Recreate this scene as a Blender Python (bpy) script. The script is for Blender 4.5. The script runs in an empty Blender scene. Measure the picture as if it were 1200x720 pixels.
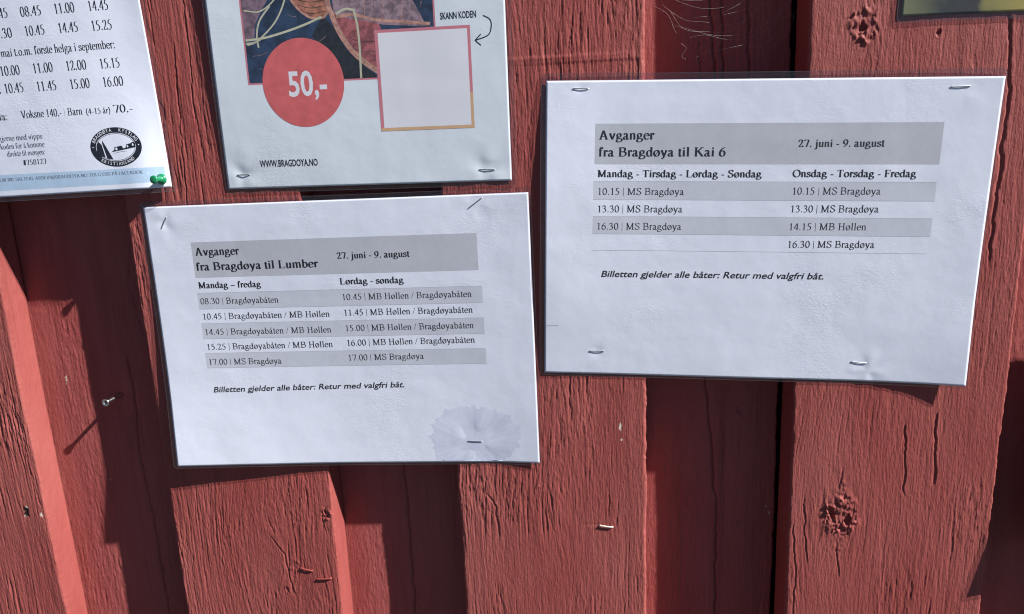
import bpy, bmesh, math, random
import numpy as np
from mathutils import Matrix, Vector
from mathutils.geometry import tessellate_polygon

S = bpy.context.scene
COL = S.collection
MM = .001

# ------------------------------------------------------------------ camera
cam_d = bpy.data.cameras.new('camera')
cam = bpy.data.objects.new('camera', cam_d); COL.objects.link(cam)
def cam_axes(yaw, pitch, roll):
    cy, sy, cp, sp = math.cos(yaw), math.sin(yaw), math.cos(pitch), math.sin(pitch)
    f = Vector((sy*cp, cy*cp, sp)); r = Vector((cy, -sy, 0)); u = r.cross(f)
    cr, sr = math.cos(roll), math.sin(roll)
    return cr*r + sr*u, -sr*r + cr*u, f
YAW, PITCH, ROLL = -0.12223, -0.21728, -0.04295
R_, U_, F_ = cam_axes(YAW, PITCH, ROLL)
M = Matrix((R_, U_, -F_)).transposed().to_4x4(); M.translation = Vector((.06877, -.53351, .03729))
cam.matrix_world = M
cam_d.sensor_width = 36; cam_d.lens = 26.1; cam_d.clip_start = .01; cam_d.clip_end = 500
S.camera = cam

# ------------------------------------------------------------------ light
SUN = Vector((3.0, -1.0, 2.65)).normalized()
world = bpy.data.worlds.new('World'); S.world = world; world.use_nodes = True
nt = world.node_tree
sky = nt.nodes.new('ShaderNodeTexSky'); sky.sky_type = 'NISHITA'; sky.sun_disc = False
sky.sun_elevation = math.asin(SUN.z); sky.sun_rotation = math.atan2(SUN.x, SUN.y)
sky.air_density = .35; sky.dust_density = .05; sky.ozone_density = 1.6
bg = nt.nodes['Background']; bg.inputs['Strength'].default_value = .05
nt.links.new(sky.outputs['Color'], bg.inputs['Color'])
sd = bpy.data.lights.new('sun', 'SUN'); sd.energy = 5.0; sd.angle = math.radians(.5); sd.color = (1, .96, .93)
so = bpy.data.objects.new('sun', sd); COL.objects.link(so)
so.rotation_euler = SUN.to_track_quat('Z', 'Y').to_euler(); so.location = (2, -1, 2)
S.view_settings.view_transform = 'Standard'; S.view_settings.look = 'None'
S.render.engine = 'CYCLES'; S.cycles.filter_width = 1.1
S.view_settings.gamma = 1; S.view_settings.exposure = 1.0

# ------------------------------------------------------------------ helpers
def tag(o, label, cat, group=None):
    o['label'] = label; o['category'] = cat
    if group: o['group'] = group
def thing(name, label, cat, loc, group=None):
    o = bpy.data.objects.new(name, None); COL.objects.link(o)
    o.location = loc; o.empty_display_size = .02
    tag(o, label, cat, group); return o
def mesh_obj(name, V, Fc, mats, parent=None, smooth=True, midx=None, origin=None, attr=None):
    """V in metres, world; origin = parent's location or given"""
    V = np.asarray(V, float).reshape(-1, 3)
    o0 = np.array(parent.matrix_world.translation if False else parent.location) if parent else (np.array(origin) if origin is not None else np.zeros(3))
    me = bpy.data.meshes.new(name)
    if isinstance(Fc, np.ndarray) and Fc.ndim == 2:
        n, k = Fc.shape
        me.vertices.add(len(V)); me.vertices.foreach_set('co', (V-o0).astype(np.float32).ravel())
        me.loops.add(n*k); me.loops.foreach_set('vertex_index', Fc.astype(np.int32).ravel())
        me.polygons.add(n); me.polygons.foreach_set('loop_start', np.arange(0, n*k, k, dtype=np.int32))
        me.update(calc_edges=True)
    else:
        me.from_pydata((V-o0).tolist(), [], [tuple(int(i) for i in f) for f in Fc]); me.update()
    for m in (mats if isinstance(mats, (list, tuple)) else [mats]): me.materials.append(m)
    if midx is not None: me.polygons.foreach_set('material_index', np.asarray(midx, np.int32))
    if smooth: me.polygons.foreach_set('use_smooth', np.ones(len(me.polygons), bool))
    if attr is not None:
        for k_, a in attr.items():
            at = me.attributes.new(k_, 'FLOAT', 'POINT'); at.data.foreach_set('value', a.astype(np.float32).ravel())
    ob = bpy.data.objects.new(name, me); COL.objects.link(ob)
    if parent: ob.parent = parent
    else: ob.location = o0
    return ob

# ------------------------------------------------------------------ noise (numpy)
_rs = np.random.RandomState(7)
_LAT = _rs.rand(256, 256)*2-1
def n2(x, y, seed=0):
    x = x + seed*17.31; y = y + seed*9.77
    xi = np.floor(x).astype(int); yi = np.floor(y).astype(int)
    fx = x-xi; fy = y-yi
    fx = fx*fx*fx*(fx*(fx*6-15)+10); fy = fy*fy*fy*(fy*(fy*6-15)+10)
    a = _LAT[xi & 255, yi & 255]; b = _LAT[(xi+1) & 255, yi & 255]
    c = _LAT[xi & 255, (yi+1) & 255]; d = _LAT[(xi+1) & 255, (yi+1) & 255]
    return (a*(1-fx)+b*fx)*(1-fy)+(c*(1-fx)+d*fx)*fy
def fbm(x, y, seed=0, o=3):
    s = 0; a = 1
    for i in range(o): s = s+a*n2(x*2**i, y*2**i, seed+i*3); a *= .5
    return s/1.75
def sstep(a, b, x):
    t = np.clip((x-a)/(b-a), 0, 1); return t*t*(3-2*t)

# ------------------------------------------------------------------ materials
def new_mat(name):
    m = bpy.data.materials.new(name); m.use_nodes = True
    return m, m.node_tree, m.node_tree.nodes['Principled BSDF']
def noise(nt, scale, detail=4, vec=None, rough=.55, dist=0):
    n = nt.nodes.new('ShaderNodeTexNoise'); n.inputs['Scale'].default_value = scale
    n.inputs['Detail'].default_value = detail; n.inputs['Roughness'].default_value = rough
    n.inputs['Distortion'].default_value = dist
    if vec is not None: nt.links.new(vec, n.inputs['Vector'])
    return n
def mapping(nt, sc):
    t = nt.nodes.new('ShaderNodeTexCoord'); g = nt.nodes.new('ShaderNodeNewGeometry'); mp = nt.nodes.new('ShaderNodeMapping')
    mp.inputs['Scale'].default_value = sc; nt.links.new(g.outputs['Position'], mp.inputs['Vector']); return mp.outputs['Vector']
def ramp(nt, fac, stops):
    r = nt.nodes.new('ShaderNodeValToRGB'); e = r.color_ramp.elements
    while len(e) < len(stops): e.new(.5)
    for i, (p, c) in enumerate(stops): e[i].position = p; e[i].color = (*c, 1) if len(c) == 3 else c
    nt.links.new(fac, r.inputs['Fac']); return r.outputs['Color']
def mixc(nt, fac, a, b, mode='MIX'):
    m = nt.nodes.new('ShaderNodeMix'); m.data_type = 'RGBA'; m.blend_type = mode
    if hasattr(fac, 'node'): nt.links.new(fac, m.inputs['Factor'])
    else: m.inputs['Factor'].default_value = fac
    for k, v in ((6, a), (7, b)):
        if hasattr(v, 'node'): nt.links.new(v, m.inputs[k])
        else: m.inputs[k].default_value = (*v, 1)
    return m.outputs[2]
def bump(nt, h, strength, dist, normal=None):
    b = nt.nodes.new('ShaderNodeBump'); b.inputs['Strength'].default_value = strength; b.inputs['Distance'].default_value = dist
    nt.links.new(h, b.inputs['Height'])
    if normal is not None: nt.links.new(normal, b.inputs['Normal'])
    return b.outputs['Normal']

def paint_mat(name, c, c2, rough=.55, fine=1.0):
    m, t, p = new_mat(name)
    v = mapping(t, (1, 1, .12)); n1 = noise(t, 220, 5, v, .6); n2_ = noise(t, 28, 4, mapping(t, (1, 1, .4)), .6)
    col = mixc(t, ramp(t, n2_.outputs['Fac'], [(.35, (0, 0, 0)), (.7, (1, 1, 1))]), c, c2)
    col = mixc(t, ramp(t, n1.outputs['Fac'], [(.55, (0, 0, 0)), (.8, (.35, .35, .35))]), col, tuple(x*1.25+.02 for x in c2))
    big = noise(t, 9, 4, mapping(t, (1, 1, .35)), .6); stk = noise(t, 75, 3, mapping(t, (1, 1, .05)), .6)
    col = mixc(t, ramp(t, big.outputs['Fac'], [(.40, (0, 0, 0)), (.72, (.55, .55, .55))]), col, (c2[0]*1.05, c2[1]*1.4, c2[2]*1.4))
    col = mixc(t, ramp(t, stk.outputs['Fac'], [(.50, (0, 0, 0)), (.75, (.45, .45, .45))]), col, (c[0]*.62, c[1]*.6, c[2]*.65))
    # pale dusty specks where the paint film is broken
    a = t.nodes.new('ShaderNodeAttribute'); a.attribute_name = 'chip'
    col = mixc(t, a.outputs['Fac'], col, (.62, .58, .47))
    d = t.nodes.new('ShaderNodeAttribute'); d.attribute_name = 'bare'
    col = mixc(t, d.outputs['Fac'], col, (.03, .02, .018))
    t.links.new(col, p.inputs['Base Color'])
    rr = t.nodes.new('ShaderNodeMapRange'); t.links.new(n2_.outputs['Fac'], rr.inputs['Value']); rr.inputs['To Min'].default_value = .42; rr.inputs['To Max'].default_value = .75
    t.links.new(rr.outputs[0], p.inputs['Roughness']); p.inputs['Specular IOR Level'].default_value = .22
    f1 = noise(t, 700, 4, mapping(t, (1, 1, .16)), .6); f2 = noise(t, 900, 3, mapping(t, (1, 1, .9)), .6)
    nb = bump(t, f1.outputs['Fac'], .8*fine, .0007); nb = bump(t, f2.outputs['Fac'], .5*fine, .00035, nb)
    t.links.new(nb, p.inputs['Normal'])
    return m
RED = paint_mat('falu_red_paint', (.258, .056, .049), (.300, .074, .064))
RED_U = paint_mat('falu_red_paint_recess', (.262, .055, .051), (.300, .073, .066), fine=.8)

def flat_mat(name, c, rough=.5, metal=0, spec=.5, coat=0, var=0, vscale=200):
    m, t, p = new_mat(name)
    if var:
        n = noise(t, vscale, 4, mapping(t, (1, 1, 1)))
        col = mixc(t, ramp(t, n.outputs['Fac'], [(.3 if var < .25 else .4, (0, 0, 0)), (.75 if var < .25 else .6, (1, 1, 1))]), tuple(x*(1-var) for x in c), tuple(min(1, x*(1+var)) for x in c))
        t.links.new(col, p.inputs['Base Color'])
    else: p.inputs['Base Color'].default_value = (*c, 1)
    p.inputs['Roughness'].default_value = rough; p.inputs['Metallic'].default_value = metal
    p.inputs['Specular IOR Level'].default_value = spec; p.inputs['Coat Weight'].default_value = coat
    return m
def paper_mat(name, c):
    m, t, p = new_mat(name)
    n = noise(t, 45, 5, mapping(t, (1, 1, 1)), .6); n_b = noise(t, 900, 2, mapping(t, (1, 1, 1)))
    col = mixc(t, ramp(t, n.outputs['Fac'], [(.3, (0, 0, 0)), (.7, (1, 1, 1))]), tuple(x*.965 for x in c), c)
    t.links.new(col, p.inputs['Base Color'])
    p.inputs['Roughness'].default_value = .6; p.inputs['Specular IOR Level'].default_value = .3
    pk = noise(t, 16, 3, mapping(t, (1, 1, 1.3)), .5); fn = noise(t, 420, 5, mapping(t, (1, 1, 2.2)), .7, .6)
    mu = t.nodes.new('ShaderNodeMath'); mu.operation = 'MULTIPLY'; t.links.new(ramp(t, pk.outputs['Fac'], [(.5, (.06, .06, .06)), (.66, (1, 1, 1))]), mu.inputs[0]); t.links.new(fn.outputs['Fac'], mu.inputs[1])
    nb = bump(t, n.outputs['Fac'], .22, .0012); nb = bump(t, mu.outputs[0], .42, .0005, nb); nb = bump(t, n_b.outputs['Fac'], .15, .0001, nb)
    t.links.new(nb, p.inputs['Normal']); return m
PAPER = paper_mat('white_paper', (.77, .82, .91))
PAPER_P = paper_mat('poster_paper', (.71, .78, .83))
INK = flat_mat('black_ink', (.008, .010, .016), .5, var=.3, vscale=900)
INK_SOFT = flat_mat('faded_grey_ink', (.085, .095, .13), .5, var=.25, vscale=900)
BAND = flat_mat('grey_print', (.50, .525, .57), .6, spec=.3, var=.03)
BAND_L = flat_mat('pale_grey_print', (.585, .62, .685), .6, spec=.3, var=.03)
LINE = flat_mat('table_line_print', (.46, .48, .52), .6)
STAIN, t, p = new_mat('damp_mark')
gp = t.nodes.new('ShaderNodeNewGeometry'); sb = t.nodes.new('ShaderNodeVectorMath'); sb.operation = 'SUBTRACT'; sb.inputs[1].default_value = (-.0305, 0, -.190); t.links.new(gp.outputs['Position'], sb.inputs[0])
sp = t.nodes.new('ShaderNodeSeparateXYZ'); t.links.new(sb.outputs[0], sp.inputs[0]); at = t.nodes.new('ShaderNodeMath'); at.operation = 'ARCTAN2'; t.links.new(sp.outputs['Z'], at.inputs[0]); t.links.new(sp.outputs['X'], at.inputs[1])
cv = t.nodes.new('ShaderNodeCombineXYZ'); t.links.new(at.outputs[0], cv.inputs[0]); ns = noise(t, 7, 4, cv.outputs[0], .6); nf = noise(t, 90, 4, gp.outputs['Position'], .6)
av = t.nodes.new('ShaderNodeMath'); av.operation = 'ADD'; t.links.new(ns.outputs['Fac'], av.inputs[0]); t.links.new(nf.outputs['Fac'], av.inputs[1])
hv = t.nodes.new('ShaderNodeMath'); hv.operation = 'MULTIPLY'; hv.inputs[1].default_value = .5; t.links.new(av.outputs[0], hv.inputs[0])
t.links.new(ramp(t, hv.outputs[0], [(.36, (.585, .625, .76)), (.60, (.71, .76, .87))]), p.inputs['Base Color']); p.inputs['Roughness'].default_value = .6
BLUE = flat_mat('pale_blue_print', (.46, .62, .78), .6, var=.05)
CORAL = flat_mat('coral_print', (.62, .13, .13), .6, spec=.3, var=.12, vscale=160)
PINKF = flat_mat('pink_frame_print', (.58, .20, .24), .6)
OCHREF = flat_mat('ochre_frame_print', (.62, .40, .22), .6)
WHITEP = flat_mat('white_print', (.74, .76, .80), .6)
NAVY = flat_mat('navy_print', (.016, .035, .075), .6, var=.4, vscale=120)
BLACKW = flat_mat('dark_water_print', (.012, .014, .018), .6, var=.4, vscale=300)
MAUVE = flat_mat('mauve_print', (.17, .11, .14), .6, var=.35, vscale=220)
HULL = flat_mat('red_hull_print', (.30, .085, .09), .6, var=.35, vscale=260)
PLANK = flat_mat('brown_hull_print', (.36, .15, .09), .6, var=.35, vscale=260)
DECK = flat_mat('grey_deck_print', (.25, .17, .20), .6, var=.35, vscale=260)
TAN = flat_mat('tan_gunwale_print', (.47, .25, .19), .6, var=.25, vscale=300)
ROPE = flat_mat('rope_print', (.50, .50, .36), .6, var=.15, vscale=600)
ZINC = flat_mat('zinc_wire', (.55, .55, .56), .38, metal=1)
STEEL = flat_mat('stainless_steel', (.72, .72, .70), .3, metal=1)
SOCK = flat_mat('dark_socket', (.03, .03, .03), .6)
GREEN = flat_mat('green_plastic', (.010, .21, .085), .28, coat=.3)
CREAM = flat_mat('cream_enamel', (.62, .58, .48), .45)
REDS = flat_mat('red_painted_wire', (.27, .055, .047), .5, var=.1)
WEB = flat_mat('spider_silk', (.5, .46, .45), .7)
DARK = flat_mat('dark_sheathing', (.03, .018, .016), .9)

def film_mat(name, tint, dif, rough=.2, bmp=.35):
    m = bpy.data.materials.new(name); m.use_nodes = True; t = m.node_tree; t.nodes.clear()
    o = t.nodes.new('ShaderNodeOutputMaterial'); tr = t.nodes.new('ShaderNodeBsdfTransparent'); gl = t.nodes.new('ShaderNodeBsdfGlossy')
    tr.inputs['Color'].default_value = (*tint, 1); gl.inputs['Roughness'].default_value = rough
    lw = t.nodes.new('ShaderNodeLayerWeight'); lw.inputs['Blend'].default_value = .5
    pw = t.nodes.new('ShaderNodeMath'); pw.operation = 'POWER'; pw.inputs[1].default_value = 5; t.links.new(lw.outputs['Facing'], pw.inputs[0])
    fr = t.nodes.new('ShaderNodeMath'); fr.operation = 'MULTIPLY_ADD'; fr.inputs[1].default_value = .55; fr.inputs[2].default_value = .045; t.links.new(pw.outputs[0], fr.inputs[0])
    n = noise(t, 60, 5, mapping(t, (1, 1, 1)), .65, 1.0); n3 = noise(t, 420, 3, mapping(t, (1, 1, 1.6)))
    nb = bump(t, n.outputs['Fac'], bmp, .0015); nb = bump(t, n3.outputs['Fac'], bmp*.6, .0002, nb)
    t.links.new(nb, gl.inputs['Normal'])
    mx = t.nodes.new('ShaderNodeMixShader'); t.links.new(fr.outputs[0], mx.inputs['Fac'])
    base = tr.outputs[0]
    if dif:
        df = t.nodes.new('ShaderNodeBsdfDiffuse'); df.inputs['Color'].default_value = (.6, .58, .62, 1)
        m2 = t.nodes.new('ShaderNodeMixShader'); m2.inputs['Fac'].default_value = dif
        t.links.new(tr.outputs[0], m2.inputs[1]); t.links.new(df.outputs[0], m2.inputs[2]); base = m2.outputs[0]
    t.links.new(base, mx.inputs[1]); t.links.new(gl.outputs[0], mx.inputs[2]); t.links.new(mx.outputs[0], o.inputs['Surface'])
    return m
FILM = film_mat('laminate_film', (.97, .97, .98), 0, .22)
FILM_M = film_mat('laminate_margin', (.78, .74, .77), .015, .2)
FILM_R = film_mat('laminate_rim', (.50, .44, .47), .07, .25)

# ------------------------------------------------------------------ ground
m, t, p = new_mat('dark_gravel_ground')
n = noise(t, 14, 8, mapping(t, (1, 1, 1)), .7); c = ramp(t, n.outputs['Fac'], [(.3, (.020, .022, .020)), (.7, (.050, .048, .042))])
t.links.new(c, p.inputs['Base Color']); p.inputs['Roughness'].default_value = .9
g = mesh_obj('ground', [(-200, -200, -1.4), (200, -200, -1.4), (200, 200, -1.4), (-200, 200, -1.4)], [(0, 1, 2, 3)], m, smooth=False); g['kind'] = 'structure'

# ------------------------------------------------------------------ the plank wall
wall = thing('plank_wall', 'red painted board-on-board timber wall with weathered vertical planks behind the notices', 'wall', (0, .03, -1.4))
ZR = np.concatenate([np.arange(-1380, -420, 40), np.arange(-420, -376, 6), np.arange(-376, 164, 1.0), np.arange(164, 200, 6), np.arange(200, 960, 40)])

def relief(x, z, st):
    """height in mm (outwards) of the painted grain, + chip, bare masks"""
    sd = st['seed']; amp = st.get('amp', 1.0)
    wx = x + 3.2*fbm(x/60, z/170, sd+1) + .8*n2(x/18, z/60, sd+2) + .35*n2(x/6, z/11, sd+14)
    for (kx, kz, r, s) in st.get('swirl', []):
        dx, dz = x-kx, (z-kz)/st.get('aspect', 2.2)
        q = np.exp(-(dx*dx+dz*dz)/(r*r)*.5)
        wx = wx*(1-q*s) + q*s*(np.sqrt(dx*dx+dz*dz)*1.1 + kx)
    reg = .50+.75*sstep(-.35, .5, n2(x/26, z/75, sd+15)); patch = sstep(-.35, .45, n2(x/30, z/55, sd+6))
    z0 = z; z = z + 34*n2(x/2.6, z/90, sd+18); zb = z0 + 9*n2(x/1.7, z0/60, sd+19)
    a = np.abs(n2(wx/2.9, z/48, sd+3)); b = n2(wx/1.2, zb/15, sd+4); c = n2(wx/.95, z/3.6, sd+5); f = n2(wx/.62, z/24, sd+11)
    gr = 1-sstep(.0, .13, np.abs(n2(wx/3.4, z/75, sd+12)))   # narrow grooves between the raised grain
    h = amp*reg*(.24*(a**.7) - .18*gr*sstep(-.2, .3, n2(x/11, z/26, sd+13)) + .15*b*(.5+.7*patch) + .11*c*(.3+patch) + .10*f)
    h += amp*.20*patch*reg*sstep(.2, .5, n2(wx/2.1, zb/6, sd+7))
    h += .30*fbm(x/40, z0/110, sd+8, 2)
    # short checks and torn grain
    h -= amp*.26*sstep(.50, .66, n2(wx/1.3, z/23, sd+9))*sstep(-.05, .35, n2(x/20, z0/40, sd+10))
    z = z0
    h += .05*n2(x/1.1, z/1.1, sd+16)+.05*sstep(.4, .7, n2(x/2.0, z/1.6, sd+17))   # paint nibs
    h = np.where(h > 0, .75*np.tanh(h/.75), h)
    chip = np.zeros_like(h); bare = np.zeros_like(h)
    for (kx, kz, r, kind) in st.get('knots', []):
        dx, dz = (x-kx), (z-kz)*.82; rr = np.sqrt(dx*dx+dz*dz); th = np.arctan2(dz, dx)
        rw = rr*(1+.22*n2(th*1.6+9, rr/7, sd+20))
        collar = np.exp(-((rw-r*.8)/(r*.28))**2)
        inside = 1-sstep(r*.75, r*1.1, rw)
        lump = .8*n2(x/1.7, z/1.9, sd+21)+.35*n2(x/.8, z/.85, sd+22)+.8*n2(x/3.6, z/3.2, sd+23)
        ringy = np.sin(rw*2.2+2*n2(x/5, z/5, sd+24))
        h += collar*(.35+.45*lump)*kind + inside*(.05+.30*lump+.12*ringy)*kind
        tail = np.exp(-(dx/(r*.3))**2)*sstep(r*2.8, r*.8, rr); h += tail*.3*lump*kind
    for (kx, kz, a_, b_, ang, dep) in st.get('pits', []):
        ca, sa = math.cos(math.radians(ang)), math.sin(math.radians(ang)); dx, dz = x-kx, z-kz
        q = np.sqrt(((dx*ca+dz*sa)/a_)**2+((-dx*sa+dz*ca)/b_)**2)*(1+.35*n2(x/1.9, z/1.9, sd+26))
        h -= dep*(1-sstep(.72, 1.05, q)); h += .28*np.exp(-((q-1.15)/.16)**2)
    for (pts, wd, dep) in st.get('cracks', []):
        pts = sorted(pts, key=lambda q: q[1]); zz = [q[1] for q in pts]; xx = [q[0] for q in pts]
        cx = np.interp(z, zz, xx) + .8*n2(z/9, z*0+3, sd+30)+.4*n2(z/3, z*0+5, sd+31)
        e = np.clip((z-zz[0])/8, 0, 1)*np.clip((zz[-1]-z)/8, 0, 1)
        w_ = wd*(.55+.6*np.abs(n2(z/14, z*0+1, sd+32)))
        g_ = np.exp(-((x-cx)/w_)**2)*e
        h -= dep*g_; h += .18*np.exp(-((x-cx-wd*1.6)/(wd*1.2))**2)*e
    for (kx, kz, a_, b_, d_) in st.get('dents', []):
        h -= d_*np.exp(-((x-kx)/a_)**2-((z-kz)/b_)**2)
    for (kx, kz, a_, b_) in st.get('chips', []):
        q = ((x-kx)/a_)**2+((z-kz)/b_)**2
        mk_ = sstep(1.3, .5, q+.9*n2(x/.8, z/1.0, sd+40)); chip = np.maximum(chip, mk_); h -= .15*mk_
    for (kx, kz, a_, b_) in st.get('bares', []):
        q = ((x-kx)/a_)**2+((z-kz)/b_)**2
        mk_ = sstep(1.4, .6, q+1.1*n2(x/1.0, z/1.4, sd+41)); bare = np.maximum(bare, mk_); h -= .9*mk_
    return h, chip, bare

def make_board(name, x0, x1, y0, thick, st, dx=.52, zr=ZR):
    r = st.get('r', 1.6)
    # cross-section ring: X, Y, nx, ny
    ring = []
    for y in np.arange(y0+thick, y0+r, -1.5): ring.append((x0, y, -1, 0))
    for a in np.linspace(0, 90, 6): ring.append((x0+r-r*math.cos(math.radians(a)), y0+r-r*math.sin(math.radians(a)), -math.cos(math.radians(a)), -math.sin(math.radians(a))))
    n = max(4, int((x1-x0-2*r)/dx))
    for x in np.linspace(x0+r, x1-r, n+1)[1:-1]: ring.append((x, y0, 0, -1))
    for a in np.linspace(90, 0, 6): ring.append((x1-r+r*math.cos(math.radians(a)), y0+r-r*math.sin(math.radians(a)), math.cos(math.radians(a)), -math.sin(math.radians(a))))
    for y in np.arange(y0+r+1, y0+thick+.1, 1.5): ring.append((x1, y, 1, 0))
    R = np.array(ring); nr, nz = len(R), len(zr)
    X = np.repeat(R[None, :, 0], nz, 0); Y = np.repeat(R[None, :, 1], nz, 0); Z = np.repeat(zr[:, None], nr, 1)
    # relief lookup coordinate unrolls the side faces
    Xq = X + np.where(R[None, :, 2] < -.9, -(Y-y0), np.where(R[None, :, 2] > .9, Y-y0, 0))
    h, chip, bare = relief(Xq, Z, st)
    side = np.abs(R[None, :, 2]); h = h*(1-side) + side*(.35*fbm((Y-y0)/9, Z/40, st['seed']+60)+.10*n2((Y-y0)/4, Z/5, st['seed']+61))
    dense = (sstep(-420, -376, Z)*sstep(200, 164, Z)); h = h*dense
    # the arris wanders a little
    wob = st.get('wob', .5)*(fbm(Z/45, Z*0, st['seed']+50)*1.0+.5*n2(Z/7, Z*0+4, st['seed']+51)+.45*n2(Z/2.3, Z*0+8, st['seed']+52))
    edge = np.exp(-np.minimum(np.abs(X-x0), np.abs(X-x1))/3.0-np.maximum(Y-y0-1, 0)/2.2)*dense
    X = X + R[None, :, 2]*h + edge*wob*np.where(X < (x0+x1)/2, 1, -1)
    for side_, (za, zb, ex) in st.get('shift', {}).items():   # plank edges that are not quite plumb
        w_ = (X-x0)/(x1-x0); w_ = 1-w_ if side_ == 'L' else w_
        X = X + w_*np.interp(Z, [za, zb], ex)
    Y = Y + R[None, :, 3]*h
    V = np.stack([X, Y, Z], -1).reshape(-1, 3)*MM
    i = np.arange(nz-1)[:, None]*nr; j = np.arange(nr)[None, :]; j2 = (j+1) % nr
    Q = np.stack([i+j, i+j2, i+nr+j2, i+nr+j], -1).reshape(-1, 4)
    ob = mesh_obj(name, V, Q, st.get('mat', RED), wall, attr=dict(chip=chip.ravel(), bare=bare.ravel()))
    return ob
coarse = np.arange(-1380, 970, 60)
B = make_board
B('board', -549, -406.5, 0, 25, dict(seed=11, amp=2.0, shift={'R': (-356, -150, [1.6, -1.2])}, chips=[(-424.2, -252, 1.2, 2.4), (-426.8, -258.5, 1.0, 1.2), (-411.5, -258, 1.2, 2)], bares=[(-426, -255.5, 2.6, 5)]))
B('board', -291, -151, 0, 25, dict(seed=23, amp=1.45, wob=.4, swirl=[(-205, -300, 26, .8), (-172, -335, 18, .5)], knots=[(-156.5, -252.3, 4.5, .8), (-189, -299, 5, .45)], pits=[(-158, -250, 1.0, 2.6, 30, 1.2), (-155, -254.5, 2.4, .8, -20, 1.1), (-198, -322, 1.2, 2.8, 20, .9)],
    cracks=[([(-160.5, -247), (-159.5, -262), (-157.5, -274)], .5, .7), ([(-210, -268), (-196, -290), (-192, -330)], .8, .6), ([(-243, -60), (-240, 20), (-235, 120)], .6, .9), ([(-226, 60), (-222, 160)], .6, .8)]))
B('board', -46, 101, 0, 33, dict(seed=37, amp=1.1, r=2.2, wob=1.3, cracks=[([(-26, -229), (-20, -236), (-16.5, -243), (-15.5, -262), (-16, -274)], .9, .8)], swirl=[(30, -300, 30, .25)],
    chips=[(81.8, -175.5, .9, 3.2), (82.6, -186, .6, .9)], dents=[(40, 93, 60, 1.2, -.5), (70, 90.5, 60, 1.2, -.45), (62, -257, 9, 1.0, .3)], knots=[(20, -225, 4, .35)]))
B('board', 207, 351, 0, 33, dict(seed=53, amp=.68, wob=.8, r=2.0, shift={'R': (-330, -100, [-1, 1.5])}, knots=[(244.1, -246, 13, 1.25), (240.5, 102, 9.0, .9)], pits=[(237.5, -243, 2.3, 6.5, 28, 3.0), (250, -250, 2.8, 4.6, -20, 3.2), (243.5, -238, 4.2, 1.2, -30, 1.3), (243, -257, 3.2, 1.3, 15, 1.2), (240.3, 101.2, 2.5, 3.0, 10, 3.0), (233, 108, 2.2, .9, 40, .9), (247, 97, .9, 2.4, 20, .9), (240, 92.5, 2.2, .8, 0, 1.0), (286.8, 95.2, 1.3, 1.9, -20, 1.6), (262, 60, 1.0, 1.8, 20, .8)],
    swirl=[(244, -247, 26, .55), (241, 101, 20, .5)],
    cracks=[([(306.2, -162), (306.6, -190), (308.7, -222)], .75, 1.3), ([(285.5, -171), (286.5, -200), (288.9, -232)], .7, .9), ([(217, -230), (220, -262), (223, -290)], .6, .7),
            ([(211, -250), (214, -300), (213, -350)], .6, .7), ([(243, -205), (243.5, -228)], .6, .5), ([(330, -60), (332, 60), (326, 120)], 1.2, .9), ([(243, -268), (246, -300)], .7, .6)]))
B('board', 460, 603, 0, 25, dict(seed=61), 3.0, coarse)
for k, x in enumerate((-799, -1049, 712)): B('board', x, x+143, 0, 25, dict(seed=70+k), 6.0, coarse)
B('under_board', -428, -270, 25, 20, dict(seed=83, amp=.75, mat=RED_U, chips=[(-385.9, -143, .7, 2.6), (-386.6, -147.5, .5, 1), (-361, -236, .5, .6), (-345, -214, .4, .4)], dents=[(-338.7, -157.9, 2.2, 2.2, .8)],
    cracks=[([(-326.3, -120), (-326.3, -163), (-329.5, -215), (-327.5, -255), (-325.4, -287.8), (-326.2, -376)], .9, 2.4), ([(-300, 0), (-316, -60), (-308, -110)], .7, 1.0), ([(-331, -170), (-333, -215)], .5, .8)]), .85)
B('under_board', -172, -25, 25, 20, dict(seed=97, amp=.65, mat=RED_U, cracks=[([(-96.5, -190), (-96, -218.1), (-95.1, -275.6), (-95.9, -376)], .8, 2.2), ([(-77, -200), (-78, -260)], .5, .9)]), .85)
B('under_board', 80, 204.3, 33, 20, dict(seed=101, amp=.7, mat=RED_U, wob=.9, knots=[(176.1, -174.6, 4.5, .5)], chips=[(200, 66, .5, 1.5), (197.5, -256, .8, .6), (200, -262, .5, .9)], pits=[(176.1, -174.6, 3.0, 3.4, 0, .5)],
    cracks=[([(145.7, 162), (152.3, 83), (149, -30), (148.1, -153.5), (154.4, -204), (158.7, -262), (159.6, -376)], .9, 2.6), ([(155.3, 162), (158.7, 60), (157, -40)], .9, 2.6), ([(173.4, 162), (176.5, 60)], 1.0, 2.6), ([(141, 110), (143, 60)], .5, 1.4), ([(154.2, -150), (163, -190), (165, -300)], .5, 1.0)]), .85)
B('under_board', 330, 480, 25, 20, dict(seed=113, mat=RED_U), 1.4)
for k, x in enumerate((-680, -930, 583)): B('under_board', x, x+150, 25, 20, dict(seed=120+k, mat=RED_U), 6.0, coarse)
mesh_obj('sheathing', [(-1.1, .062, -1.38), (.9, .062, -1.38), (.9, .062, .93), (-1.1, .062, .93), (-1.1, .08, -1.38), (.9, .08, -1.38), (.9, .08, .93), (-1.1, .08, .93)],
         [(0, 1, 2, 3), (7, 6, 5, 4), (0, 4, 5, 1), (3, 2, 6, 7), (0, 3, 7, 4), (1, 5, 6, 2)], DARK, wall, smooth=False)

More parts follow.
